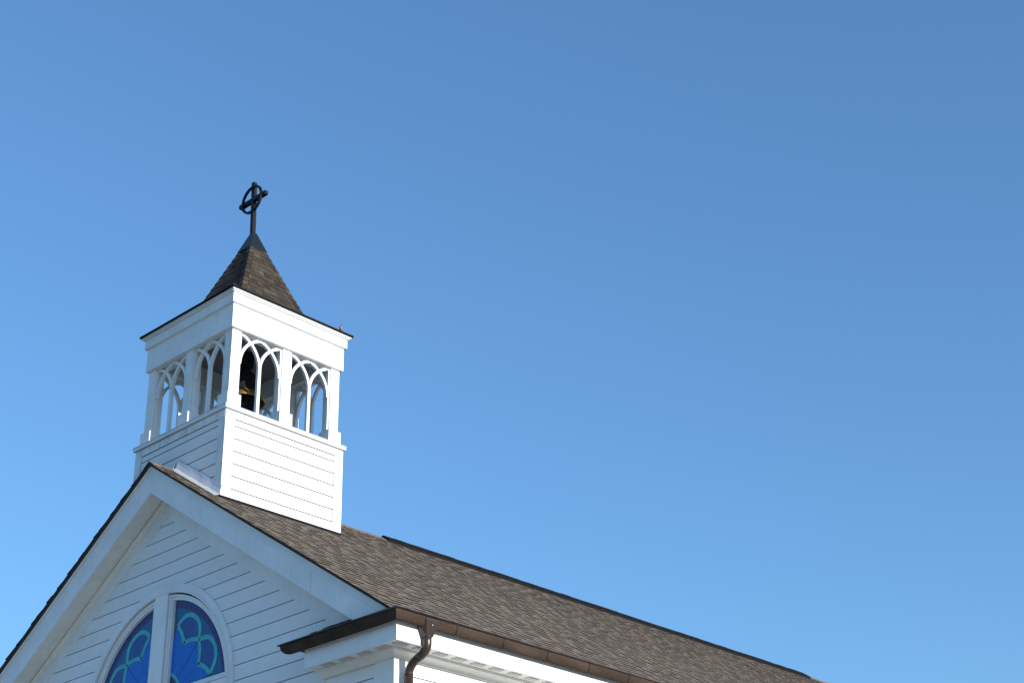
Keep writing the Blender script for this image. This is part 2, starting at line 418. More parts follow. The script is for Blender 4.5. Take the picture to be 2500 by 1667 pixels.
# ---- roof slopes with shingles
PAL = [(.130, .107, .086), (.114, .095, .077), (.152, .127, .099), (.136, .118, .099), (.098, .083, .069), (.133, .100, .079), (.118, .105, .090), (.164, .141, .113), (.105, .093, .081)]
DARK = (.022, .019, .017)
def tone_of(rnd): 
    c = rnd.choice(PAL); f = rnd.uniform(.90, 1.10)*1.22; k_m = .45
    return tuple((k_m*a+(1-k_m)*b)*f for a, b in zip(c, (.122, .106, .090)))
EXPO = 0.158
SLEN = E_/math.cos(math.atan(S))
def slope_pt(sx, d, y, h):
    """d: distance down the slope from the ridge, h: height above the deck plane"""
    return (sx*(DWN.x*d+NRM.x*h), y, Z(DWN.z*d+NRM.z*h))
def shingle(mb, sx, d0, d1, ya, yb, h, jag, base, rnd, flip=False):
    """one laminated tab: upper edge tucked in, lower butt edge at d1 with thickness h"""
    t = tone_of(rnd); s_ = rnd.uniform(-.012, .012)
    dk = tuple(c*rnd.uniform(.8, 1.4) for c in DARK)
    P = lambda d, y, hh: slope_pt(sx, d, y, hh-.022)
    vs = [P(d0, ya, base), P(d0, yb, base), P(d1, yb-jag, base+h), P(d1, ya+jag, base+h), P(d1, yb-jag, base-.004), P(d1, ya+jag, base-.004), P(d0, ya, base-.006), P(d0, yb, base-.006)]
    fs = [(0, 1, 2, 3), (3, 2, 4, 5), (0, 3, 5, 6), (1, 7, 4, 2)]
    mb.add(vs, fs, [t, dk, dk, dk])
YF = -.080
for sx in (1, -1):
    deck = MB().hull8([slope_pt(sx, -.0, YF+.012, -.028), slope_pt(sx, SLEN-.02, YF+.012, -.028), slope_pt(sx, SLEN-.02, YF+.012, -.05), slope_pt(sx, 0, YF+.012, -.05)],
                      [slope_pt(sx, -.0, YB, -.028), slope_pt(sx, SLEN-.02, YB, -.028), slope_pt(sx, SLEN-.02, YB, -.05), slope_pt(sx, 0, YB, -.05)]).build('roof_slope', M['deck'], church)
    rnd = random.Random(11+sx)
    cand = []
    nC = int(SLEN/EXPO)+1
    for c in range(nC):
        d1 = SLEN-c*EXPO; d0 = d1-EXPO-.02
        if d1 < .06: break
        d0 = max(d0, .0)
        y = YF-rnd.uniform(0, .012); first = True
        off = rnd.uniform(0, .3)
        tall = rnd.random() < .5
        # base layer strip of the course, a shadow line all along
        while y < YB:
            wd = rnd.uniform(.12, .30) if tall else rnd.uniform(.10, .25)
            if first: wd = max(.06, wd-off*.4)
            yb = min(y+wd, YB)
            h = rnd.uniform(.0120, .0165) if tall else rnd.uniform(.0055, .0085)
            cand.append((c, d0, d1, y, yb, h, .010 if tall else -.008))
            y = yb; tall = not tall; first = False
    if sx == 1:
        cc = CAM_LOC
        def key(q):
            P_ = Vector(slope_pt(1, q[2], (q[3]+q[4])/2, 0)); blocked = (abs(P_.y-YT) < 1.2 and P_.x < 1.2) or P_.x < 0
            return (P_-cc).length-2*(q[4]-q[3]) + (100 if blocked or q[5] < .006 or q[4]-q[3] < .15 else 0)
        cand.sort(key=key)
    field = MB()
    for i, (c, d0, d1, ya, yb, h, jag) in enumerate(cand):
        if sx == 1 and i < 300:
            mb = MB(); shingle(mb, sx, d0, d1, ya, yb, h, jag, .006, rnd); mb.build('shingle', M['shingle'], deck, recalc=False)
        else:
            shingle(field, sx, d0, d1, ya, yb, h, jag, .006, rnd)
    fo = field.build('shingle_field', M['shingle'], deck, origin=(0, 12, Z(-2)), recalc=False); tag(fo, kind='stuff')
    # rake edge starter: the dark cut ends of the courses
    MB().hull8([slope_pt(sx, .0, YF, -.012), slope_pt(sx, SLEN, YF, -.012), slope_pt(sx, SLEN, YF, -.034), slope_pt(sx, 0, YF, -.034)],
               [slope_pt(sx, .0, YF+.011, -.012), slope_pt(sx, SLEN, YF+.011, -.012), slope_pt(sx, SLEN, YF+.011, -.034), slope_pt(sx, 0, YF+.011, -.034)]).build('rake_edge_strip', M['deck'], deck)

# ---- ridge: cap shingles in front of the tower and the black vent behind it
def ridge_piece(mb, y0, y1, half, t, zoff, tone=None):
    prof = [(-half, -S*half+zoff), (0, zoff+.004), (half, -S*half+zoff), (half, -S*half+zoff-t), (0, zoff-t), (-half, -S*half+zoff-t)]
    mb.prism([(x, Z(z)) for x, z in prof], 'y', y0, y1, tone)
caps = MB(); rnd = random.Random(5)
yy = YF
while yy < YB:
    if not (4.85 < yy < 18.2): ridge_piece(caps, yy, yy+.19, .13, .012, .004+rnd.uniform(0, .004), tone_of(rnd))
    yy += .17
tag(caps.build('ridge_caps', M['shingle'], church), kind='stuff')
rv_ = MB(); ridge_piece(rv_, 4.84, 18.22, .16, .05, .040); rvo = rv_.build('ridge_vent', M['vent'], church)
cap2 = MB(); yy = 4.86
while yy < 18.1:
    ridge_piece(cap2, yy, yy+.27, .165, .022, .052+rnd.uniform(-.003, .005), tuple(c*.03 for c in tone_of(rnd))); yy += .25
tag(cap2.build('vent_caps', M['shingle'], rvo), kind='stuff')

# ---- eaves: fascia, soffit with vents, bed moulding, siding, gutter; same on both sides, details on the right
FX = 5.592; ZF0, ZF1 = -4.060, -3.70
XL = 3.863            # inner end of the cornice return
def mir(sx, x0, x1): return (x0, x1) if sx > 0 else (-x1, -x0)
for sx in (1, -1):
    a, b = mir(sx, FX-.028, FX)
    ef = MB().box(a, b, 0.0, YB, Z(ZF0), Z(ZF1)).build('eave_fascia', M['white'], church)
    a, b = mir(sx, XL, FX-.0285)
    rfz = MB().box(a, b, 0.0, .028, Z(ZF0), Z(ZF1)).build('return_fascia', M['white'], church)
    a, b = mir(sx, XL, XL+.028)
    MB().box(a, b, .0285, O+.06, Z(ZF0), Z(ZF1)).build('return_end_board', M['white'], rfz)
    # soffits
    a, b = mir(sx, XL+.001, FX-.001); rso = MB().box(a, b, .001, O+.06, Z(ZF0+.006), Z(ZF0+.022)).build('return_soffit', M['soffit'], church)
    a, b = mir(sx, WX-.1, FX-.001); eso = MB().box(a, b, O+.062, YB-.05, Z(ZF0+.006), Z(ZF0+.022)).build('eave_soffit', M['soffit'], church)
    # soffit vents
    nx = 4
    for i in range(nx):
        x0 = XL+.24+i*.342
        a, b = mir(sx, x0, x0+.20); MB().box(a, b, .07, .165, Z(ZF0-.002), Z(ZF0+.010)).build('soffit_vent', M['mesh'], rso)
    y0 = .075
    i = 0
    while y0 < YB-.4:
        a, b = mir(sx, FX-.165, FX-.07); MB().box(a, b, y0, y0+.20, Z(ZF0-.002), Z(ZF0+.010)).build('soffit_vent', M['mesh'], rso if y0 < O else eso)
        y0 += .342
    # bed moulding (cove) along side and return
    prof = [(0, ZF0+.006), (.150, ZF0+.006), (.150, ZF0-.006), (.136, ZF0-.012), (.136, ZF0-.020), (.095, ZF0-.030), (.050, ZF0-.048), (.022, ZF0-.072), (.022, ZF0-.086), (.0, ZF0-.086)]
    a = [(sx*(WX+.012+d), O-.047-d, Z(z)) for d, z in prof]; b = [(sx*(WX+.012+d), YB-.02, Z(z)) for d, z in prof]; c = [(sx*XL, O-.047-d, Z(z)) for d, z in prof]
    MB().hull8(a, b).build('bed_moulding', M['soffit'], ef)
    MB().hull8(a, c).build('bed_moulding', M['soffit'], rfz)
    # corner boards and siding
    zt = ZF0-.04
    pa = MB(); a, b = mir(sx, 4.845, WX+.012); pa.box(a, b, O-.047, O-.015, 0.1, Z(zt)); pa.build('corner_board', M['white'], church)
    pa = MB(); a, b = mir(sx, WX-.02, WX+.012); pa.box(a, b, O-.0145, O+.17, 0.1, Z(zt)); pa.build('corner_board', M['white'], church)
    a, b = mir(sx, XL+.0, XL+.03); MB().box(a, b, O-.046, O+.08, 0.1, Z(zt)).build('corner_board', M['white'], church)
    a, b = mir(sx, XL+.0302, 4.844)
    kk = 0
    ztop = ZF0-.05
    while True:
        z0 = -4.318-.2179*kk+GRV/2
        if Z(z0) < .2: break
        z1_ = min(ztop, z0+PB-GRV)
        lap([(a, z0), (b, z0), (b, z1_), (a, z1_)], lambda z, z0=z0: O-.032, O+.08, 'siding_board', gw, M['board'])
        kk += 1
    if sx > 0:
        kk = 0
        while True:
            z0 = -4.326-.2179*kk+GRV/2
            if Z(z0) < .2: break
            z1_ = min(ztop, z0+PB-GRV)
            A_ = [(WX, y, Z(z)) for y, z in ((O+.171, z0), (YB-.3, z0), (YB-.3, z1_), (O+.171, z1_))]
            B_ = [(WX-.016, y, Z(z)) for y, z in ((O+.171, z0), (YB-.3, z0), (YB-.3, z1_), (O+.171, z1_))]
            MB().hull8(A_, B_).build('siding_board', M['board'], sw); kk += 1
    # little hipped return roof
    rr = MB()
    top = -3.405
    V_ = [(sx*3.52, -.07, Z(-3.70)), (sx*5.50, -.07, Z(-3.70)), (sx*5.50, O+.06, Z(-3.70)), (sx*3.52, O+.06, Z(-3.70)), (sx*3.965, O+.06, Z(top)), (sx*4.80, O+.06, Z(top)),
          (sx*3.52, -.07, Z(-3.725)), (sx*5.50, -.07, Z(-3.725)), (sx*5.50, O+.06, Z(-3.725)), (sx*3.52, O+.06, Z(-3.725))]
    tn = (.05, .042, .037)
    rr.add(V_, [(0, 1, 5, 4), (1, 2, 5), (0, 4, 3), (3, 4, 5, 2), (6, 7, 1, 0), (7, 8, 2, 1), (8, 9, 3, 2), (9, 6, 0, 3), (9, 8, 7, 6)], tn)
    rro = rr.build('return_roof', M['shingle'], church)
    st = MB(); rnd = random.Random(3)
    for c in range(4):            # its shingle courses
        f0, f1 = c/4, (c+1.12)/4
        xl0 = 3.52+.445*f0; xl1 = 3.52+.445*min(f1, 1); xr = 5.0-.1*c
        x = xl0
        while x < xr:
            x2 = min(x+rnd.uniform(.13, .24), xr); t = tone_of(rnd)
            P = lambda xx, f, h: (sx*xx, -.07+(O+.13)*f-h*.55, Z(-3.70+(top+3.70)*f+h*.8))
            hh = rnd.uniform(.010, .018)
            st.add([P(x, f0, hh), P(x2-.004, f0, hh), P(max(x2-.004, xl1), f1, .004), P(max(x, xl1), f1, .004), P(x, f0, 0), P(x2-.004, f0, 0)], [(0, 1, 2, 3), (0, 4, 5, 1)], [t, DARK])
            x = x2
    tag(st.build('return_shingles', M['shingle'], rro), kind='stuff')

# ---- gutter: half-round profile swept along the side eave and round the return
def gut_prof(outer=True):
    """profile as (out, dz): out = distance from the fascia face"""
    r = .062; c = (.078, -3.725); n = 12; pts = []
    for i in range(n+1):
        a = math.pi+math.pi*i/n; pts.append((c[0]+r*math.cos(a), c[1]+r*2.05*math.sin(a)))
    return pts
GP = gut_prof()
def sweep_gutter(sx, prof):
    rings = []
    for stage in range(3):
        r = []
        for o, dz in prof:
            if stage == 0: r.append((sx*(XL+.02-o*2.55), -o-.002, Z(dz)))
            elif stage == 1: r.append((sx*(FX+.002+o), -o-.002, Z(dz)))
            else: r.append((sx*(FX+.002+o), YB, Z(dz)))
        rings.append(r)
    return rings
inner = [(o+(.0035 if i < 6 else -.0035 if i > 6 else 0), z+.004*math.sin(math.pi*i/12)) for i, (o, z) in enumerate(GP)]
for sx in (1, -1):
    loop = GP+inner[::-1]
    gut = MB().rings(sweep_gutter(sx, loop)).build('gutter', M['copper'], church)
    n = 10; cb = (.1425, -3.714); rb_ = .0145
    bead = [(cb[0]+rb_*math.cos(2*math.pi*i/n), cb[1]+rb_*math.sin(2*math.pi*i/n)) for i in range(n)]
    MB().rings(sweep_gutter(sx, bead)).build('gutter_bead', M['lip'], gut, smooth=True)
    # joint bands with hanger tabs
    y = .905
    kmax = 26 if sx > 0 else 0
    for i in range(kmax):
        yb = y+.855*i
        if yb > YB-.5: break
        mb = MB()
        b0 = [(o+(.0025 if j > 6 else -.0015 if j < 6 else 0), z-.0035*math.sin(math.pi*j/12)) for j, (o, z) in enumerate(GP)]
        lp = b0+GP[::-1]
        for dy in (0.0, .014):
            mb.rings([[(FX+.002+o, yb+dy, Z(z)) for o, z in lp], [(FX+.002+o, yb+dy+.007, Z(z)) for o, z in lp]])
        mb.box(FX-.05, FX+.118, yb, yb+.02, Z(-3.702), Z(-3.699))
        mb.box(FX+.118, FX+.160, yb, yb+.02, Z(-3.728), Z(-3.699))
        mb.build('gutter_bracket', M['lip'], gut)

# ---- downspout on the right corner
DY = .462
ds = empty('downspout', (5.31, DY, 0), church)
hd = MB()
tp = [(FX+.006, DY-.150), (FX+.152, DY-.100), (FX+.152, DY+.115), (FX+.006, DY+.150)]
md = [(FX+.010, DY-.060), (FX+.108, DY-.056), (FX+.108, DY+.056), (FX+.010, DY+.060)]
hd.rings([[(x, y, Z(-3.735)) for x, y in tp], [(x, y, Z(-3.775)) for x, y in tp], [(x, y, Z(-3.955)) for x, y in md]])
hd.build('conductor_head', M['pipe'], ds)
XT = 5.655; XB = 5.326
def bend(p0, p1, p2, n=8):
    a = [Vector(p0), Vector(p1), Vector(p2)]; return [tuple(a[0]*(1-t)**2+a[1]*2*t*(1-t)+a[2]*t*t) for t in [i/n for i in range(n+1)]]
pth = [(XT, DY, Z(-3.945)), (XT, DY, Z(-4.01))]+bend((XT, DY, Z(-4.03)), (XT, DY, Z(-4.125)), (XT-.13, DY, Z(-4.175)))
tube(pth, .0565, 20).build('elbow', M['pipe'], ds, smooth=True)
pth = bend((XT-.115, DY, Z(-4.168)), (XB+.0, DY, Z(-4.235)), (XB, DY, Z(-4.36)), 10)
tube(pth, .0545, 20).build('elbow', M['pipe'], ds, smooth=True)
tube([(XB, DY, Z(-4.345)), (XB, DY, .12)], .058, 20).build('pipe', M['pipe'], ds, smooth=True)
for zz in (-4.35, -6.6, -8.9):
    tube([(XB, DY, Z(zz)), (XB, DY, Z(zz-.012))], .0605, 20).build('pipe_collar', M['pipe'], ds, smooth=True)
tube([(XT, DY, Z(-3.95)), (XT, DY, Z(-3.965))], .0605, 20).build('pipe_collar', M['pipe'], ds, smooth=True)
MB().box(FX+.1515, FX+.1555, DY-.004, DY+.012, Z(-3.83), Z(-3.815)).build('rivet', M['galv'], ds)

# ------------------------------------------------------------------ bell tower
tower = empty('bell_tower', (0, YT, Z(-.8)))
tag(tower, 'white square open belfry with pointed tracery and shingled spire on the church roof', 'bell tower')
A = 1.2
SIDES = [(1, 0), (0, 1), (-1, 0), (0, -1)]     # outward normals
def T(side, u, n, z):
    """side-local point: u along the side, n outwards from the tower axis"""
    nx, ny = SIDES[side]; ux, uy = -ny, nx
    return (nx*n+ux*u, YT+ny*n+uy*u, Z(z))
def tbox(side, u0, u1, n0, n1, z0, z1, mb=None):
    mb = mb or MB()
    vs = [T(side, u, n, z) for z in (z0, z1) for u, n in ((u0, n0), (u1, n0), (u1, n1), (u0, n1))]
    return mb.add(vs, [(3, 2, 1, 0), (4, 5, 6, 7), (0, 1, 5, 4), (1, 2, 6, 5), (2, 3, 7, 6), (3, 0, 4, 7)])
TG = .019             # groove between the tower boards
base = MB().box(-A+.03, A-.03, YT-A+.03, YT+A-.03, Z(-1.2), Z(.672)).build('base_wall', M['wall'], tower)
def roofz(side, u):
    nx, ny = SIDES[side]; ux = -ny
    x = abs(nx*A+ux*u); return -S*x-.03
for s in range(4):
    fy = SIDES[s][1] != 0
    # corner boards, top rail
    for sg in (-1, 1):
        u0, u1 = sorted((sg*A, sg*(A-.175)))
        if fy: u0, u1 = (u0 if sg < 0 else u0), (u1)
        full = (u0-.000, u1) if not fy else ((u0+.022, u1) if sg < 0 else (u0, u1-.022))
        b_ = MB(); ua, ub = full
        za, zb_ = (roofz(s, ua), roofz(s, ub))
        vs = [T(s, ua, A-.022, za), T(s, ub, A-.022, zb_), T(s, ub, A, zb_), T(s, ua, A, za), T(s, ua, A-.022, .555), T(s, ub, A-.022, .555), T(s, ub, A, .555), T(s, ua, A, .555)]
        b_.add(vs, [(3, 2, 1, 0), (4, 5, 6, 7), (0, 1, 5, 4), (1, 2, 6, 5), (2, 3, 7, 6), (3, 0, 4, 7)])
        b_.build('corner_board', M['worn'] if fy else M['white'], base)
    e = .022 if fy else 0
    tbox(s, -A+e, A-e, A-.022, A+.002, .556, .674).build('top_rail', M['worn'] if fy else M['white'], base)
    # siding boards
    kk = 0
    while True:
        z0 = .440-.2095*kk+TG/2; zt = min(.556-TG*.8, z0+.2095-TG)
        u0, u1 = -A+.182, A-.182
        zmin = min(roofz(s, u0), roofz(s, 0 if fy else u0)); 
        if fy:
            if zt < roofz(s, u0)-.02: break
        elif z0 < -.80: 
            if zt < -.79: break
        z0c = z0
        def nof(z): return A-.010
        if not fy:
            zl = max(z0, roofz(s, 0))
            poly = [(u0, zl), (u1, zl), (u1, zt), (u0, zt)]
        else:
            zr0 = roofz(s, u0); zap = roofz(s, 0)+A*0
            def zroof(u): return -S*abs(u)-.03
            us = [u0+(u1-u0)*i/24 for i in range(25)]
            lo = [(u, max(z0, zroof(u))) for u in us]
            keep = [(u, z) for u, z in lo if z < zt-.004]
            poly = None
            segs = []; cur = []
            for u, z in lo:
                if z < zt-.004: cur.append((u, z))
                elif cur: segs.append(cur); cur = []
            if cur: segs.append(cur)
            for cur in segs:
                if len(cur) < 2: continue
                pl = cur+[(cur[-1][0], zt), (cur[0][0], zt)]
                MB().hull8([T(s, u, nof(z), z) for u, z in pl], [T(s, u, A-.034, z) for u, z in pl]).build('siding_board', M['board'], base)
        if poly: MB().hull8([T(s, u, nof(z), z) for u, z in poly], [T(s, u, A-.034, z) for u, z in poly]).build('siding_board', M['board'], base)
        kk += 1
        if kk > 12: break
# roof-line trim along the sunlit side and galvanised flashing in front
MB().box(A-.012, A+.004, YT-A+.18, YT+A-.18, Z(-.80), Z(-.66)).build('skirt_board', M['white'], base)
MB().box(A-.02, A+.026, YT-A-.01, YT+A-.02, Z(-.82), Z(-.772)).build('step_flashing', M['vent'], base)
for sx in (1, -1):
    yf = YT-A
    fl = MB()
    xs = [.045+(1.235-.045)*i/10 for i in range(11)]
    rings = []
    for i, x in enumerate(xs):
        z = -S*x; w_ = .004*math.sin(i*1.7)
        rings.append([(sx*x, yf-.008, Z(z+.195)), (sx*x, yf-.020+w_, Z(z+.12)), (sx*x, yf-.045+w_, Z(z+.04)), (sx*x, yf-.115, Z(z+.004)), (sx*x, yf-.150, Z(z+.001)),
                      (sx*x, yf-.150, Z(z-.003)), (sx*x, yf-.115, Z(z-.001)), (sx*x, yf-.040+w_, Z(z+.035)), (sx*x, yf-.016+w_, Z(z+.12)), (sx*x, yf-.004, Z(z+.195))])
    fl.rings(rings); fl.build('flashing', M['galv'], base)
# ledge
lb = 1.236
led = MB()
led.box(-lb, lb, YT-lb, YT+lb, Z(.690), Z(.742)); led.build('ledge', M['white'], tower)
MB().box(-lb-.006, lb+.006, YT-lb-.006, YT+lb+.006, Z(.7425), Z(.757)).build('ledge_capping', M['galv'], tower)
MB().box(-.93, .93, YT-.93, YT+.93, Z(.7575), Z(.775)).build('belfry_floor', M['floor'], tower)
# posts with plinths
PW_ = .185; PO = 1.13
def post(cx, cy, worn=False):
    po = MB().box(cx-PW_/2, cx+PW_/2, cy-PW_/2, cy+PW_/2, Z(.7575), Z(2.20)).build('post', M['worn'] if worn else M['white'], tower)
    h = PW_/2+.038
    MB().box(cx-h, cx+h, cy-h, cy+h, Z(.7577), Z(1.005)).build('plinth', M['white'], po)
    m_ = MB().rings([[(cx+a*h, cy+b*h, Z(1.0052)) for a, b in ((-1, -1), (1, -1), (1, 1), (-1, 1))], [(cx+a*(PW_/2+.004), cy+b*(PW_/2+.004), Z(1.022)) for a, b in ((-1, -1), (1, -1), (1, 1), (-1, 1))]])
    m_.build('plinth_bevel', M['white'], po)
pc = PO-PW_/2
for x in (-pc, 0, pc):
    for y in (-pc, 0, pc):
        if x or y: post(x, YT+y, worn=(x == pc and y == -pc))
# tracery panels
def arcs(u0, u1):
    """centre lines of the intersecting tracery in one opening, (u,z)"""
    um = (u0+u1)/2; zs = 1.60; wd = (u1-u0)/2; zt = 2.135
    h = zt-zs; R = (wd*wd+h*h)/(2*wd); out = []
    a1 = math.asin(h/R)
    for st, sg in ((u0, 1), (um, 1), (u1, -1), (um, -1)):
        c = st+sg*R
        out.append([(c-sg*R*math.cos(a1*i/14), zs+R*math.sin(a1*i/14)) for i in range(15)])
    return um, zs, out
TN0, TN1 = PO-.090, PO-.034
def uz_band(side, pts, wd, n0, n1, name, par, clip, m=None):
    k = len(pts); lo = []; hi = []
    for i, (u, z) in enumerate(pts):
        a = pts[max(i-1, 0)]; b = pts[min(i+1, k-1)]; du, dz = b[0]-a[0], b[1]-a[1]; l = math.hypot(du, dz)
        for sg, lst in ((1, lo), (-1, hi)):
            uu = min(max(u-sg*dz/l*wd/2, clip[0]), clip[1]); zz = min(z+sg*du/l*wd/2, 2.149); lst.append((uu, zz))
    vs = [T(side, u, n, z) for lst in (lo, hi) for n in (n0, n1) for u, z in lst]; fs = []
    for i in range(k-1):
        j = i+1; fs += [(i, j, 2*k+j, 2*k+i), (k+i, 3*k+i, 3*k+j, k+j), (i, k+i, k+j, j), (2*k+i, 2*k+j, 3*k+j, 3*k+i)]
    for i in (0, k-1): fs.append((i, 2*k+i, 3*k+i, k+i))
    return MB().add(vs, fs).build(name, m or M['white'], par)
for s in range(4):
    for u0, u1 in ((-pc+PW_/2, -PW_/2), (PW_/2, pc-PW_/2)):
        tr = empty('tracery', T(s, (u0+u1)/2, PO-.06, .76), tower)
        um, zs, ar = arcs(u0+.024, u1-.024)
        for a, b in ((u0+.001, u0+.030), (u1-.030, u1-.001)):
            tbox(s, a, b, TN0-.004, TN1+.003, .7765, 2.149).build('jamb', M['white'], tr)
        tbox(s, u0+.0302, u1-.0302, TN0-.006, TN1-.004, 2.135, 2.149).build('head', M['white'], tr)
        tbox(s, um-.029, um+.029, TN0, TN1, .7765, 1.66).build('mullion', M['white'], tr)
        for i, pts in enumerate(ar):
            uz_band(s, pts, .048, TN0+.001*i, TN1-.0012*i, 'arch_rib', tr, (u0+.02, u1-.02))
# frieze, cornice
fc, fd = 1.176, 1.214
def square_ring(h0, h1, z0, z1, name, m, parent=tower):
    for s in range(4):
        nx, ny = SIDES[s]
        a = [T(s, -h1, h1, z0), T(s, h1, h1, z0), T(s, h0, h0, z0), T(s, -h0, h0, z0)]
        b = [T(s, -h1, h1, z1), T(s, h1, h1, z1), T(s, h0, h0, z1), T(s, -h0, h0, z1)]
        MB().hull8(a, b).build(name, m, parent)
square_ring(.92, fc, 2.152, 2.586, 'frieze_board', M['white'])
square_ring(.90, fd, 2.581, 2.750, 'cornice_board', M['white'])
square_ring(.90, 1.242, 2.7505, 2.772, 'cornice_bead', M['white'])
square_ring(.90, 1.266, 2.7725, 2.796, 'cornice_crown', M['white'])
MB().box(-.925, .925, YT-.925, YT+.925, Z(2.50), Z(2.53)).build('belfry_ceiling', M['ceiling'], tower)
# spire: low skirt, steep pyramid, shingles
CAPZ = 4.502; MS = .3975
def wz(z): return .160+MS*(CAPZ-z)
spire = MB()
e1 = 1.284
def sq(h, z): return [(h, YT-h, Z(z)), (h, YT+h, Z(z)), (-h, YT+h, Z(z)), (-h, YT-h, Z(z))]
spire.rings([sq(e1-.01, 2.80), sq(e1, 2.830), sq(wz(2.895)+.01, 2.895), sq(wz(2.95)-.03, 2.95), sq(wz(CAPZ)-.03, CAPZ)]); sp = spire.build('spire_roof', M['deck'], tower)
SPAL = [(.13, .105, .085), (.10, .082, .068), (.17, .15, .128), (.14, .105, .082), (.085, .07, .06), (.155, .112, .085), (.125, .115, .105), (.19, .165, .135), (.095, .085, .075)]
rnd = random.Random(21)
def quadslab(par, name, P4, thick, nrm, tone):
    """P4: top-left, top-right, bottom-right, bottom-left on the surface; butt edge lifted by thick"""
    nrm = Vector(nrm); tl, tr_, br, bl = [Vector(p) for p in P4]
    up_ = nrm*thick; lo = nrm*.002
    mb = MB(); dk = DARK
    mb.add([tl+lo, tr_+lo, br+up_, bl+up_, br-lo, bl-lo, tl-lo*2, tr_-lo*2], [(0, 1, 2, 3), (3, 2, 4, 5), (0, 3, 5, 6), (1, 7, 4, 2)], [tone, dk, dk, dk])
    return mb.build(name, M['shingle'], par, recalc=False)
DZ = .104
for s in range(4):
    nx, ny = SIDES[s]
    nrm = Vector((nx, ny, MS)).normalized()
    nC = int((CAPZ-2.90)/DZ)+1
    for c in range(nC):
        zb = 2.90+c*DZ; zt = min(zb+DZ+.012, CAPZ+.02); ww = wz(zb)-.03; wt = wz(zt)-.03
        u = -ww
        first = True
        while u < ww-.001:
            wd = rnd.uniform(.10, .17)
            if first: wd = rnd.uniform(.05, .16); first = False
            u2 = min(u+wd, ww)
            if ww-u2 < .04: u2 = ww
            f = lambda q: max(-wt, min(wt, q))
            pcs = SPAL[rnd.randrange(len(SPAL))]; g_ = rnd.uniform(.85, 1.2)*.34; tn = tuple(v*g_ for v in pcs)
            n_ = lambda z: wz(z)
            P4 = [T(s, f(u+.002), wz(zt), zt), T(s, f(u2-.002), wz(zt), zt), T(s, u2-.002, wz(zb), zb), T(s, u+.002, wz(zb), zb)]
            quadslab(sp, 'shingle', P4, rnd.choice((.006, .009, .012)), nrm, tn)
            u = u2
# hip caps, bent over each hip
for hx, hy in ((1, 1), (1, -1), (-1, -1), (-1, 1)):
    z = 2.90
    while z < CAPZ-.02:
        zt = min(z+.135, CAPZ+.03)
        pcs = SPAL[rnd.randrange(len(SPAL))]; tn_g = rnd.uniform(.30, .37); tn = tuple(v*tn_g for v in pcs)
        def hp(zz, off, lift):
            w_ = wz(zz)+lift
            if off == 0: return (hx*w_*.995, YT+hy*w_*.995, Z(zz+lift*.3))
            if off > 0: return (hx*w_, YT+hy*(w_-off), Z(zz+lift*.3))
            return (hx*(w_+off), YT+hy*w_, Z(zz+lift*.3))
        hw = min(.10, wz(zt)*.6)
        mb = MB()
        top = [hp(zt, -hw, .010), hp(zt, 0, .012), hp(zt, hw, .010)]; bot = [hp(z, -hw, .018), hp(z, 0, .022), hp(z, hw, .018)]; und = [hp(z, -hw, .004), hp(z, 0, .006), hp(z, hw, .004)]
        ut = [hp(zt, -hw, .002), hp(zt, 0, .003), hp(zt, hw, .002)]
        mb.add(top+bot+und+ut, [(0, 1, 4, 3), (1, 2, 5, 4), (3, 4, 7, 6), (4, 5, 8, 7), (0, 3, 6, 9), (2, 11, 8, 5)], [tn, tn, DARK, DARK, DARK, DARK])
        mb.build('hip_shingle', M['shingle'], sp)
        z += .118
    # a short cap where the skirt hip meets the eave
    mb = MB()
    P_ = lambda h, z, o: [(hx*h, YT+hy*(h-o), Z(z)), (hx*h, YT+hy*h, Z(z+.006)), (hx*(h-o), YT+hy*h, Z(z))]
    a = P_(e1-.004, 2.838, .11); b = P_(e1-.18, 2.868, .11); c_ = P_(e1-.004, 2.822, .11); d_ = P_(e1-.18, 2.85, .13)
    mb.add(a+b+c_+d_, [(0, 1, 4, 3), (1, 2, 5, 4), (0, 6, 7, 1), (1, 7, 8, 2)], (.07, .06, .05)); mb.build('hip_shingle', M['shingle'], sp)
# drip edge of the skirt
square_ring(1.20, 1.290, 2.7965, 2.829, 'eave_edge', M['vent'], sp)
# metal cap
k_ = .186
def sq2(h, z): return [(h, YT-h, Z(z)), (h, YT+h, Z(z)), (-h, YT+h, Z(z)), (-h, YT-h, Z(z))]
MB().rings([sq2(k_-.012, CAPZ-.012), sq2(k_, CAPZ-.008), sq2(k_, CAPZ+.006), sq2(.046, 4.888), sq2(.04, 4.90)]).build('spire_cap', M['capmetal'], sp)
# cross
XC = -.045
cr = empty('cross', (XC*.5, YT, Z(4.89)), tower)
xo = -.02
pb = MB(); h = .036
pb.rings([[(xo+a*h, YT+b*h, Z(4.86)) for a, b in ((-1, -1), (1, -1), (1, 1), (-1, 1))], [(XC-.02+a*h, YT+b*h, Z(6.005)) for a, b in ((-1, -1), (1, -1), (1, 1), (-1, 1))]])
pb.build('upright', M['crossiron'], cr)
CZ = 5.632; CXX = -.062
MB().box(CXX-.372, CXX+.372, YT-.0365, YT+.0365, Z(CZ-.037), Z(CZ+.037)).build('crossbar', M['crossiron'], cr)
rg = MB(); nr = 48; Rr = .262
rings = []
for i in range(nr):
    a = 2*math.pi*i/nr; ca, sa = math.cos(a), math.sin(a)
    rings.append([(CXX+(Rr+d)*ca, YT-.020+yy_, Z(CZ+(Rr+d)*sa)) for d, yy_ in ((-.021, -.034), (.021, -.034), (.021, .004), (-.021, .004))])
rings.append(rings[0]); rg.rings(rings, caps=False).build('ring', M['crossiron'], cr)

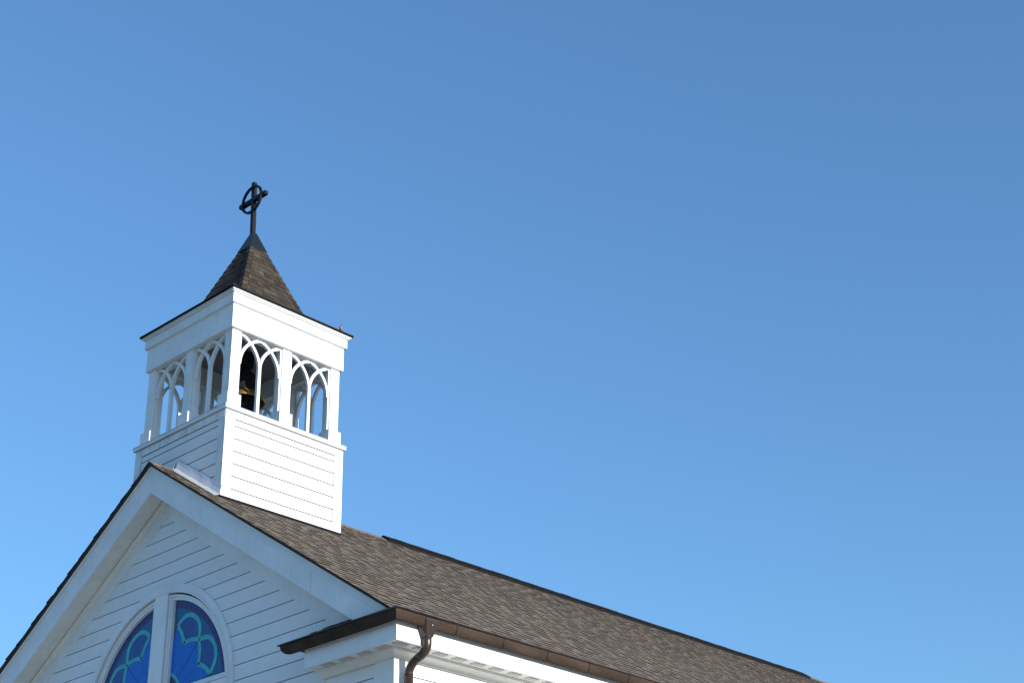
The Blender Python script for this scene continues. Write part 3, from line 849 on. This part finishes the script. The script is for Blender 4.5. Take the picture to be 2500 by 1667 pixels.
# ------------------------------------------------------------------ bell, hung inside the belfry
bell = empty('bell', (0, YT, Z(1.57)))
tag(bell, 'dark bronze bell hanging on a black yoke behind the belfry tracery', 'bell')
prof = [(.355, .0), (.372, .004), (.374, .022), (.352, .075), (.305, .14), (.262, .21), (.232, .30), (.212, .40), (.200, .48), (.178, .53), (.125, .565), (.03, .575)]
inn = [(.0, .54), (.11, .53), (.165, .49), (.185, .40), (.205, .30), (.24, .19), (.29, .11), (.335, .03), (.355, .0)]
MB().lathe(prof[4:], (0, YT, Z(1.57)), 48).build('bell_waist', M['iron'], bell, smooth=True)  # bronze waist coloured black: belfry shade put into its colour
MB().lathe(prof[:5], (0, YT, Z(1.57)), 48).build('bell_lip', M['bronze'], bell, smooth=True)
MB().lathe(inn, (0, YT, Z(1.57)), 48).build('bell_inside', M['iron'], bell, smooth=True)
MB().lathe([(.0, -.02), (.035, -.01), (.045, .02), (.03, .06), (.012, .08), (.012, .50), (.0, .50)], (0, YT, Z(1.57)), 16).build('clapper', M['iron'], bell, smooth=True)
MB().box(-.12, .12, YT-.09, YT+.09, Z(2.20), Z(2.50)).build('yoke', M['iron'], bell)
MB().box(-.06, .06, YT-.06, YT+.06, Z(2.13), Z(2.205)).build('crown_staple', M['iron'], bell)

# ------------------------------------------------------------------ finch on the spire eave
BX, BY, BZ = 1.262, YT+1.02, Z(2.838)
bird = empty('bird', (BX, BY, BZ))
tag(bird, 'small red-breasted brown bird perched on the tower eave', 'bird')
def bird_mat():
    m = mat('finch_plumage', (0.2, 0.1, 0.08), 0.8)
    tc = N(m, 'ShaderNodeTexCoord'); sp_ = N(m, 'ShaderNodeSeparateXYZ'); L(m, tc.outputs['Object'], sp_.inputs[0])
    r = ramp(m, sp_.outputs['Z'], 0.02, (.30, .17, .12), .085, (.42, .03, .02)); r.color_ramp.elements.new(.055).color = (.48, .17, .10, 1)
    n = noise(m, 120, 2, .6); rn = ramp(m, n.outputs[0], .3, (.75, .75, .75), .7, (1.1, 1.1, 1.1)); L(m, mul(m, r.outputs[0], rn.outputs[0]), bsdf(m).inputs['Base Color'])
    return m
bm_ = bird_mat(); wingm = mat('finch_wing', (.07, .045, .038), .85)
f_ = Vector((.66, -.40, 0)).normalized(); s_v = Vector((-f_.y, f_.x, 0))
def bl(a, b, z): q = Vector((BX, BY, BZ))+f_*a+s_v*b; return (q.x, q.y, q.z+z)
body = []
spine = [(-.030, .016, .004), (-.024, .022, .014), (-.012, .033, .022), (.0, .046, .0265), (.006, .060, .0255), (.008, .073, .021), (.010, .082, .0165), (.013, .090, .0165), (.016, .099, .0165), (.017, .107, .012), (.017, .112, .004)]
for a, z, r in spine:
    body.append([bl(a+r*1.0*math.cos(t)*.95, r*.85*math.sin(t), z+r*.25*-math.cos(t)) for t in [2*math.pi*i/12 for i in range(12)]])
MB().rings(body).build('body', bm_, bird, smooth=True, origin=(BX, BY, BZ))
for sg in (-1, 1):
    wr = []
    for t, wdt in ((0, .006), (.25, .013), (.6, .012), (1, .002)):
        a, z = -.004-.042*t, .072-.062*t
        wr.append([bl(a+.4*wdt, sg*(.020-.010*t), z+wdt), bl(a, sg*(.027-.012*t), z), bl(a-.4*wdt, sg*(.018-.010*t), z-wdt), bl(a, sg*(.013-.010*t), z)])
    MB().rings(wr).build('wing', wingm, bird)
    MB().rings([[bl(.004+.003*math.cos(t), sg*.010+.003*math.sin(t), .022) for t in (0, 1.57, 3.14, 4.71)], [bl(.006+.002*math.cos(t), sg*.011+.002*math.sin(t), -.002) for t in (0, 1.57, 3.14, 4.71)]]).build('leg', wingm, bird)
MB().rings([[bl(-.022, -.008, .022), bl(-.022, .008, .022), bl(-.020, .008, .016), bl(-.020, -.008, .016)], [bl(-.062, -.011, -.012), bl(-.062, .011, -.012), bl(-.060, .011, -.016), bl(-.060, -.011, -.016)]]).build('tail', wingm, bird)
MB().rings([[bl(.031+.0*t, .005*math.cos(t), .100+.005*math.sin(t)) for t in (0, 1.57, 3.14, 4.71)], [bl(.043, .0008*math.cos(t), .098+.0008*math.sin(t)) for t in (0, 1.57, 3.14, 4.71)]]).build('beak', wingm, bird)
